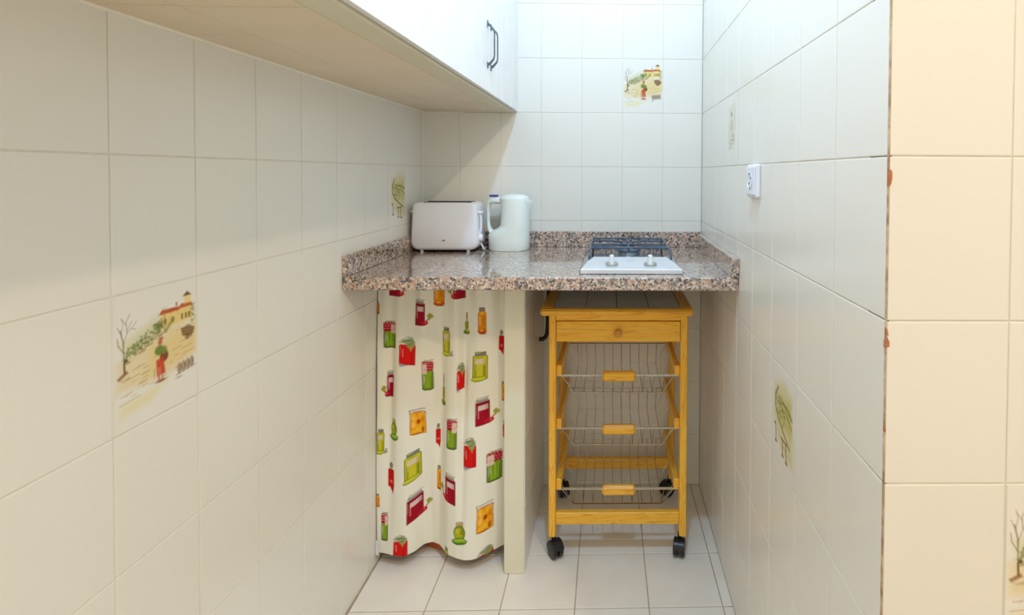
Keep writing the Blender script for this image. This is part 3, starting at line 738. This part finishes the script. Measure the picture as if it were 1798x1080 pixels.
def peach(cx, t, h, w, d=1, sl=0):
    with Jar(cx, t, h, w, sl, 'peach') as (k, r, H):
        k.rect(-r * .9, r * .9, H * .1, H * .5, (222, 176, 116), 3, .8); k.rect(-r * .88, r * .88, H * .16, H * .97, (246, 160, 22), r * .42); k.rect(-r * .97, r * .97, H * .45, H * .97, (246, 160, 22), r * .4)
        for a, b in ((-.5, .3), (.4, .26), (-.55, .6), (.5, .62), (0, .78), (-.1, .45), (.55, .85), (-.5, .88)): k.ell(a * r, H * b, r * .34, H * .11, (253, 194, 46), .9, .8)
        k.ell(r * .05, H * .5, r * .24, H * .09, (196, 76, 10)); k.ell(r * .55, H * .82, r * .2, H * .1, (206, 70, 10), .8); k.ell(-r * .2, H * .95, r * .7, H * .03, (190, 90, 14), .8)
        k.rect(-r * .5, r * .5, H * .11, H * .16, (206, 120, 90), .5, .8); k.seg([(-r, H * .06), (r * .9, H * .02)], 1.4, (124, 124, 124)); k.seg([(-r, H * .06), (-r * .9, H * .2)], 1.2, (110, 96, 70)); k.seg([(r * .8, H * .12), (r, H * .2)], 1.2, (120, 106, 70))
def amber(cx, t, h, w, d=1, sl=0):
    with Jar(cx, t, h, w, sl, 'amber') as (k, r, H):
        k.rect(-r * .72, r * .72, 0, H * .2, (142, 136, 128), 1.4); k.rect(-r * .95, r * .95, H * .15, H * .98, (234, 150, 24), r * .5)
        k.ell(0, H * .22, r * .6, H * .05, (250, 190, 40)); k.seg([(r * .3, H * .4), (r * .2, H * .6)], 1.6, (210, 110, 10)); k.seg([(-r * .4, H * .35), (-r * .4, H * .65)], 1.6, (250, 186, 60))
        k.ell(0, H * .87, r * .95, H * .1, (216, 98, 14)); k.ell(-r * .1, H * .84, r * .5, H * .05, (250, 168, 50)); k.ell(r * .2, H * .96, r * .7, H * .03, (150, 60, 16), .8)
def oil(cx, t, h, w, d=1, sl=0):
    with Jar(cx, t, h, w, sl, 'oil') as (k, r, H):
        k.rect(-r * .7, r * .8, H * .02, H * .17, (132, 130, 126), 1.4); k.ell(-r * .3, H * .04, r * .4, H * .04, (168, 186, 110), .8)
        k.rect(-r, r, H * .14, H * .94, (154, 150, 30), 3); k.rect(-r * .88, r * .88, H * .16, H * .9, (212, 206, 48), 3)
        k.seg([(-r * .6, H * .45), (-r * .6, H * .8)], r * .3, (150, 156, 30), .8, 1); k.seg([(r * .6, H * .5), (r * .6, H * .85)], r * .3, (138, 146, 30), .8, 1)
        k.rect(-r * .62, r * .62, H * .25, H * .42, (228, 212, 186), 2); k.seg([(-r * .4, H * .21), (r * .4, H * .2)], 1, (130, 110, 30), .8)
        k.ell(-r * .1, H * .9, r * 1.1, H * .085, (140, 146, 26), 1, .6, -.12); k.ell(-r * .12, H * .885, r * 1.0, H * .06, (214, 218, 58), 1, .6, -.12)
        if w < 20:
            for a, b in ((1.3, .86), (1.5, .8), (1.2, .92), (1.6, .9)): k.ell(d * r * a, H * b, 1.8, 1.3, (112, 110, 92), .9, .6, -.6)
def phial(cx, t, h, w, d=1, sl=0):
    with Jar(cx, t, h, w, sl, 'phial') as (k, r, H):
        k.seg([(0, 0), (0, H * .4)], r * .55, (160, 146, 112), .9); k.seg([(0, H * .1), (0, H * .2)], 1.5, (120, 110, 90), .8)
        k.rect(-r * .6, r * .6, H * .38, H * .9, (150, 152, 40), 2); k.ell(0, H * .85, r, H * .11, (112, 122, 30)); k.ell(r * .1, H * .78, r * .5, H * .08, (196, 194, 60))
def pear(cx, t, h, w, d=1, sl=0):
    with Jar(cx, t, h, w, sl, 'pear') as (k, r, H):
        k.rect(-r * .5, r * .5, 0, H * .3, (198, 172, 140), 2); k.ell(0, H * .48, r * .82, H * .33, (126, 148, 34)); k.ell(-r * .1, H * .5, r * .6, H * .24, (182, 186, 44), 1, 1)
        k.ell(-r * .25, H * .4, r * .2, H * .1, (214, 206, 80), .8); k.ell(r * .3, H * .45, r * .2, H * .12, (150, 140, 30), .8)
        k.ell(r * .02, H * .84, r * 1.06, H * .155, (84, 120, 20), 1, .6, -.1); k.ell(r * .05, H * .81, r * .92, H * .09, (146, 192, 44), 1, .6, -.1); k.seg([(-r * .6, H * .84), (r * .7, H * .76)], 1, (206, 226, 120), .8)
def chilli(cx, t, h, w, d=1, sl=0):
    with Jar(cx, t, h, w, sl, 'chilli') as (k, r, H):
        k.ell(0, H * .1, r * .6, H * .1, (112, 118, 90), .9); k.rect(-r, r, H * .22, H * .8, (206, 26, 24), 2); k.poly([(-r, H * .7), (r, H * .7), (r * .7, H)], (206, 26, 24)); k.ell(0, H * .62, r * .5, H * .05, (244, 120, 96), .8); k.seg([(-r * .6, H * .2), (r * .6, H * .26)], 1.2, (120, 70, 40), .8)
beet(691, 476, 46, 22); amber(767, 496, 45, 19); beet(804, 486, 40, 19, -1); amber(656, 531, 24, 12)
beet(735, 526, 48, 19); pickle(681, 565, 49, 23); tomato(714, 592, 54, 28, 1, -.12); oil(780, 576, 54, 15)
phial(815, 552, 40, 11); amber(845, 540, 48, 16); chilli(878.5, 582, 44, 9); oil(842, 617, 54, 28, 1, .10)
pickle(748, 634, 55, 18, -1); beet(681, 655, 47, 12, -1); tomato(805.5, 639, 52, 11, 1, .1); phial(772.5, 664, 58, 9)
beet(847, 698, 50, 24, 1, .24); peach(731, 720, 48, 25); pear(691, 737, 39, 17); oil(666, 756, 47, 13)
chilli(762, 753, 45, 8); pickle(792, 736, 55, 21); tomato(825, 768, 58, 23, 1, .2); oil(722, 795, 55, 25, 1, .38)
chilli(685, 816, 54, 12); amber(764, 830, 45, 8, 1, -.2); beet(790, 835, 52, 21, -1, -.25); pickle(865.5, 795, 56, 26, -1, .12)
beet(725, 871, 50, 23, 1, .42); peach(851, 884, 52, 27, 1, .12); pear(808, 915, 39, 27, 1, .04); tomato(703, 940, 44, 25, 1, .12)
pickle(673, 904, 51, 12); amber(661, 872, 24, 7); amber(880.5, 672, 36, 5); oil(782, 965, 46, 9); tomato(852, 963, 40, 24, 1, .3); chilli(881, 742, 40, 4)
vtx = np.stack([Xc, Yc, Zc], -1).reshape(-1, 3)
cur = thing('jar_print_curtain', (-.505, 1.55, .036), 'cream cotton curtain printed with jars of preserves hanging under the worktop', 'curtain')
mb = MB(); nuv = NU + 1
mb.v = [tuple(p) for p in vtx]
mb.f = [(j * nuv + i, (j + 1) * nuv + i, (j + 1) * nuv + i + 1, j * nuv + i + 1) for j in range(NV) for i in range(NU)]
me = mb.mesh('cloth', CLOTH, (-.505, 1.55, .036), fix=False, angle=180)
at = me.color_attributes.new('ink', 'FLOAT_COLOR', 'POINT')
at.data.foreach_set('color', np.concatenate([ink.c, np.ones((len(ink.c), 1))], 1).astype(np.float32).ravel())
if sum(p.normal.y for p in me.polygons) > 0: me.flip_normals()
cl = bpy.data.objects.new('cloth', me); C.objects.link(cl); cl.parent = cur; ORG[cl.name] = (-.505, 1.55, .036)
sm = cl.modifiers.new('thickness', 'SOLIDIFY'); sm.thickness = .0012; sm.offset = -1
mb = MB()
mb.loft([[(XL + .003, 1.536, z), (XL + .0135, 1.534, z), (XL + .0135, 1.5346, z), (XL + .003, 1.5366, z)] for z in (.034, .05, .078)])
part('care_tag', mb, TAGM, cur, 'small white care tag at the hem')

# ------------------------------------------------------------------ gas bottle and hose
gb = thing('gas_bottle', (-.500, 1.7425, 0), 'orange-brown rounded bottle behind the curtain, seen under its raised hem', 'gas bottle')
part('foot_ring', MB().lathe([(.138, 0), (.143, .003), (.143, .03), (.128, .036)], (-.500, 1.7425, 0), 36), ORANGE, gb)
part('body', MB().lathe([(.06, .034), (.128, .036), (.146, .055), (.150, .085), (.150, .36), (.140, .41), (.10, .445), (.03, .452)], (-.500, 1.7425, 0), 40), ORANGE, gb)
part('collar', MB().lathe([(.03, .45), (.03, .475), (.024, .478), (.024, .50)], (-.500, 1.7425, 0), 20), KNOBDARK, gb)
hs = thing('gas_hose', (-.225, 1.80, .6), 'dark bent gas hose beside the trolley top, coming from under the worktop', 'hose')
part('hose', MB().tube([(-.214, 1.80, CB - .0005), (-.215, 1.80, .80), (-.218, 1.80, .70), (-.2195, 1.80, .635), (-.2215, 1.80, .613), (-.228, 1.80, .600), (-.238, 1.80, .594), (-.2485, 1.80, .594)], .0075, 10), BLACK, hs)
part('clamp', MB().tube([(-.217, 1.80, .742), (-.2175, 1.80, .728)], .0095, 10), KNOBDARK, hs)

# ------------------------------------------------------------------ serving trolley
tro = thing('serving_trolley', (.02, 1.72, 0), 'yellow pine kitchen trolley with three wire baskets and tiled top', 'trolley')
FX0, FX1, RX0, RX1, FY, RY0, RY1 = -.1876, .2314, -.1876, .2314, 1.566, 1.866, 1.900
LW = .0212; ZLEG, ZTOP0, ZTOP = .062, .741, .7615
for x0 in (FX0, FX1 - LW):
    for y0, y1 in ((FY, FY + .034), (RY0, RY1)):
        part('leg', MB().box(x0, x0 + LW, y0, y1, ZLEG, ZTOP0, .0025), PZ, tro)
TXa, TXb, TYa, TYb = -.2130, .2475, 1.553, 1.915
for y0, y1 in ((TYa, TYa + .026), (TYb - .026, TYb)):
    part('top_rail', MB().box(TXa, TXb, y0, y1, ZTOP0, ZTOP, .006), PX, tro)
for x0, x1 in ((TXa, TXa + .036), (TXb - .036, TXb)):
    part('top_rail', MB().box(x0, x1, TYa + .0262, TYb - .0262, ZTOP0, ZTOP, .003), PY, tro)
part('top_panel', MB().box(TXa + .036, TXb - .036, TYa + .026, TYb - .026, ZTOP0 + .001, ZTOP - .007, 0), FGROUT, tro)
ax, bx, ay, by = TXa + .0365, TXb - .0365, TYa + .0265, TYb - .0265
for i in range(4):
    for j in range(3):
        x0, x1 = ax + (bx - ax) * i / 4, ax + (bx - ax) * (i + 1) / 4; y0, y1 = ay + (by - ay) * j / 3, ay + (by - ay) * (j + 1) / 3
        part('top_tile', MB().box(x0 + .0008, x1 - .0008, y0 + .0008, y1 - .0008, ZTOP - .008, ZTOP - .0022, .0012), TTOP, tro)
part('apron', MB().box(FX0 + LW, FX1 - LW, FY + .004, FY + .022, .7235, ZTOP0, .001), PX, tro)
part('apron', MB().box(FX0 + LW, FX1 - LW, RY0 + .008, RY0 + .024, .664, ZTOP0, .001), PX, tro)
for x0 in (FX0 + .003, FX1 - LW + .003): part('apron', MB().box(x0, x0 + .015, FY + .034, RY0, .664, ZTOP0, .001), PY, tro)
drw = part('drawer', MB().box(FX0 + LW + .0015, FX1 - LW - .0015, FY - .0005, FY + .017, .6605, .7222, .0018), PX, tro)
part('drawer_box', MB().box(FX0 + LW + .008, FX1 - LW - .008, FY + .017, RY0 - .01, .668, .712, .001), PY, drw)
part('knob', MB().lathe([(.006, 0), (.006, -.006), (.0115, -.010), (.0125, -.015), (.0105, -.019), (.004, -.0205)], (.0205, FY, .6895), 20, axis='y'), PDARK, drw)
levels = (.5535, .3905, .2035)
for zr in levels:
    for s, x0 in ((1, FX0 + LW), (-1, FX1 - LW)):
        part('side_rail', MB().box(x0, x0 + s * .0165, FY + .012, RY1 - .004, zr - .002, zr + .031, .002), PY, tro)
for zr in levels:
    mb = MB(); r = .0016; x0, x1, y0, y1, zt = -.1515, .1955, 1.586, 1.884, zr - .001
    a0, a1, c0, c1, zb = -.115, .160, 1.612, 1.858, zr - .066
    mb.tube([(x0, y0, zt), (x1, y0, zt)], .0021, 6); mb.tube([(x0, y1, zt), (x1, y1, zt)], .0021, 6)
    mb.tube([(x0, y0, zt), (x0, y1, zt)], .0021, 6); mb.tube([(x1, y0, zt), (x1, y1, zt)], .0021, 6)
    mb.tube([(x0 - .013, y0 - .006, zt), (x1 + .019, y0 - .006, zt)], .0024, 6)
    for k in range(10):
        t = k / 9; xa, xb = a0 + (a1 - a0) * t, x0 + .030 + (x1 - x0 - .060) * t
        mb.tube([(xb, y0, zt), (xa, c0, zb), (xa, c1, zb), (xb, y1, zt)], .0012, 5)
    for k in range(3):
        t = k / 2; yc = c0 + (c1 - c0) * t; ye = y0 + .02 + (y1 - y0 - .04) * t
        mb.tube([(x0, ye, zt), (a0, yc, zb), (a1, yc, zb), (x1, ye, zt)], .0010, 5)
    mb.tube([(x0, y0, zt), (a0, c0, zb), (a1, c0, zb), (x1, y0, zt)], .0018, 6)
    bk = part('wire_basket', mb, WIRE, tro, 'chromed wire basket')
    part('basket_handle', MB().box(-.0255, .0750, y0 - .0190, y0 + .0015, zt - .015, zt + .0145, .006), PX, bk, 'pine grip')
part('stretcher', MB().box(FX0 + LW, FX1 - LW, FY + .006, FY + .024, .0975, .1345, .002), PX, tro)
part('stretcher', MB().box(FX0 + LW, FX1 - LW, RY0 + .006, RY0 + .024, .0970, .1360, .002), PX, tro)
def caster(x, y, ang, n=1):
    c, s = math.cos(ang), math.sin(ang)
    mb = MB(); mb.lathe([(.007, .048), (.007, .064)], (0, 0, 0), 12)
    def half(side):
        m2 = MB(); m2.lathe([(.010, side * .0035), (.022, side * .0035), (.0245, side * .006), (.0245, side * .014), (.021, side * .0175), (.006, side * .0185)], (0, -.012, .0247), 28, axis='x'); return m2
    hood = MB()
    rings = []
    for k in range(9):
        a = -PI * .10 + PI * 1.0 * k / 8; rr = .0268
        cy, cz = -.012 + rr * math.cos(a), .0247 + rr * math.sin(a)
        iy, iz = -.012 + (rr - .003) * math.cos(a), .0247 + (rr - .003) * math.sin(a)
        rings.append([(-.0165, cy, cz), (.0165, cy, cz), (.0165, iy, iz), (-.0165, iy, iz)])
    hood.loft(rings); mb.add(hood.v, hood.f)
    turn = lambda m: setattr(m, 'v', [(x + p[0] * c - p[1] * s, y + p[0] * s + p[1] * c, p[2]) for p in m.v]) or m
    cs = part('caster', turn(mb), CAST, tro, 'black twin-wheel caster')
    for side in (-1, 1): part('wheel', turn(half(side)), CAST, cs)
lx, rx = FX0 + LW / 2, FX1 - LW / 2
caster(lx + .004, FY + .015, .6); caster(rx - .006, FY + .020, -.25); caster(lx + .004, RY0 + .014, .35); caster(rx - .006, RY0 + .014, -.9)
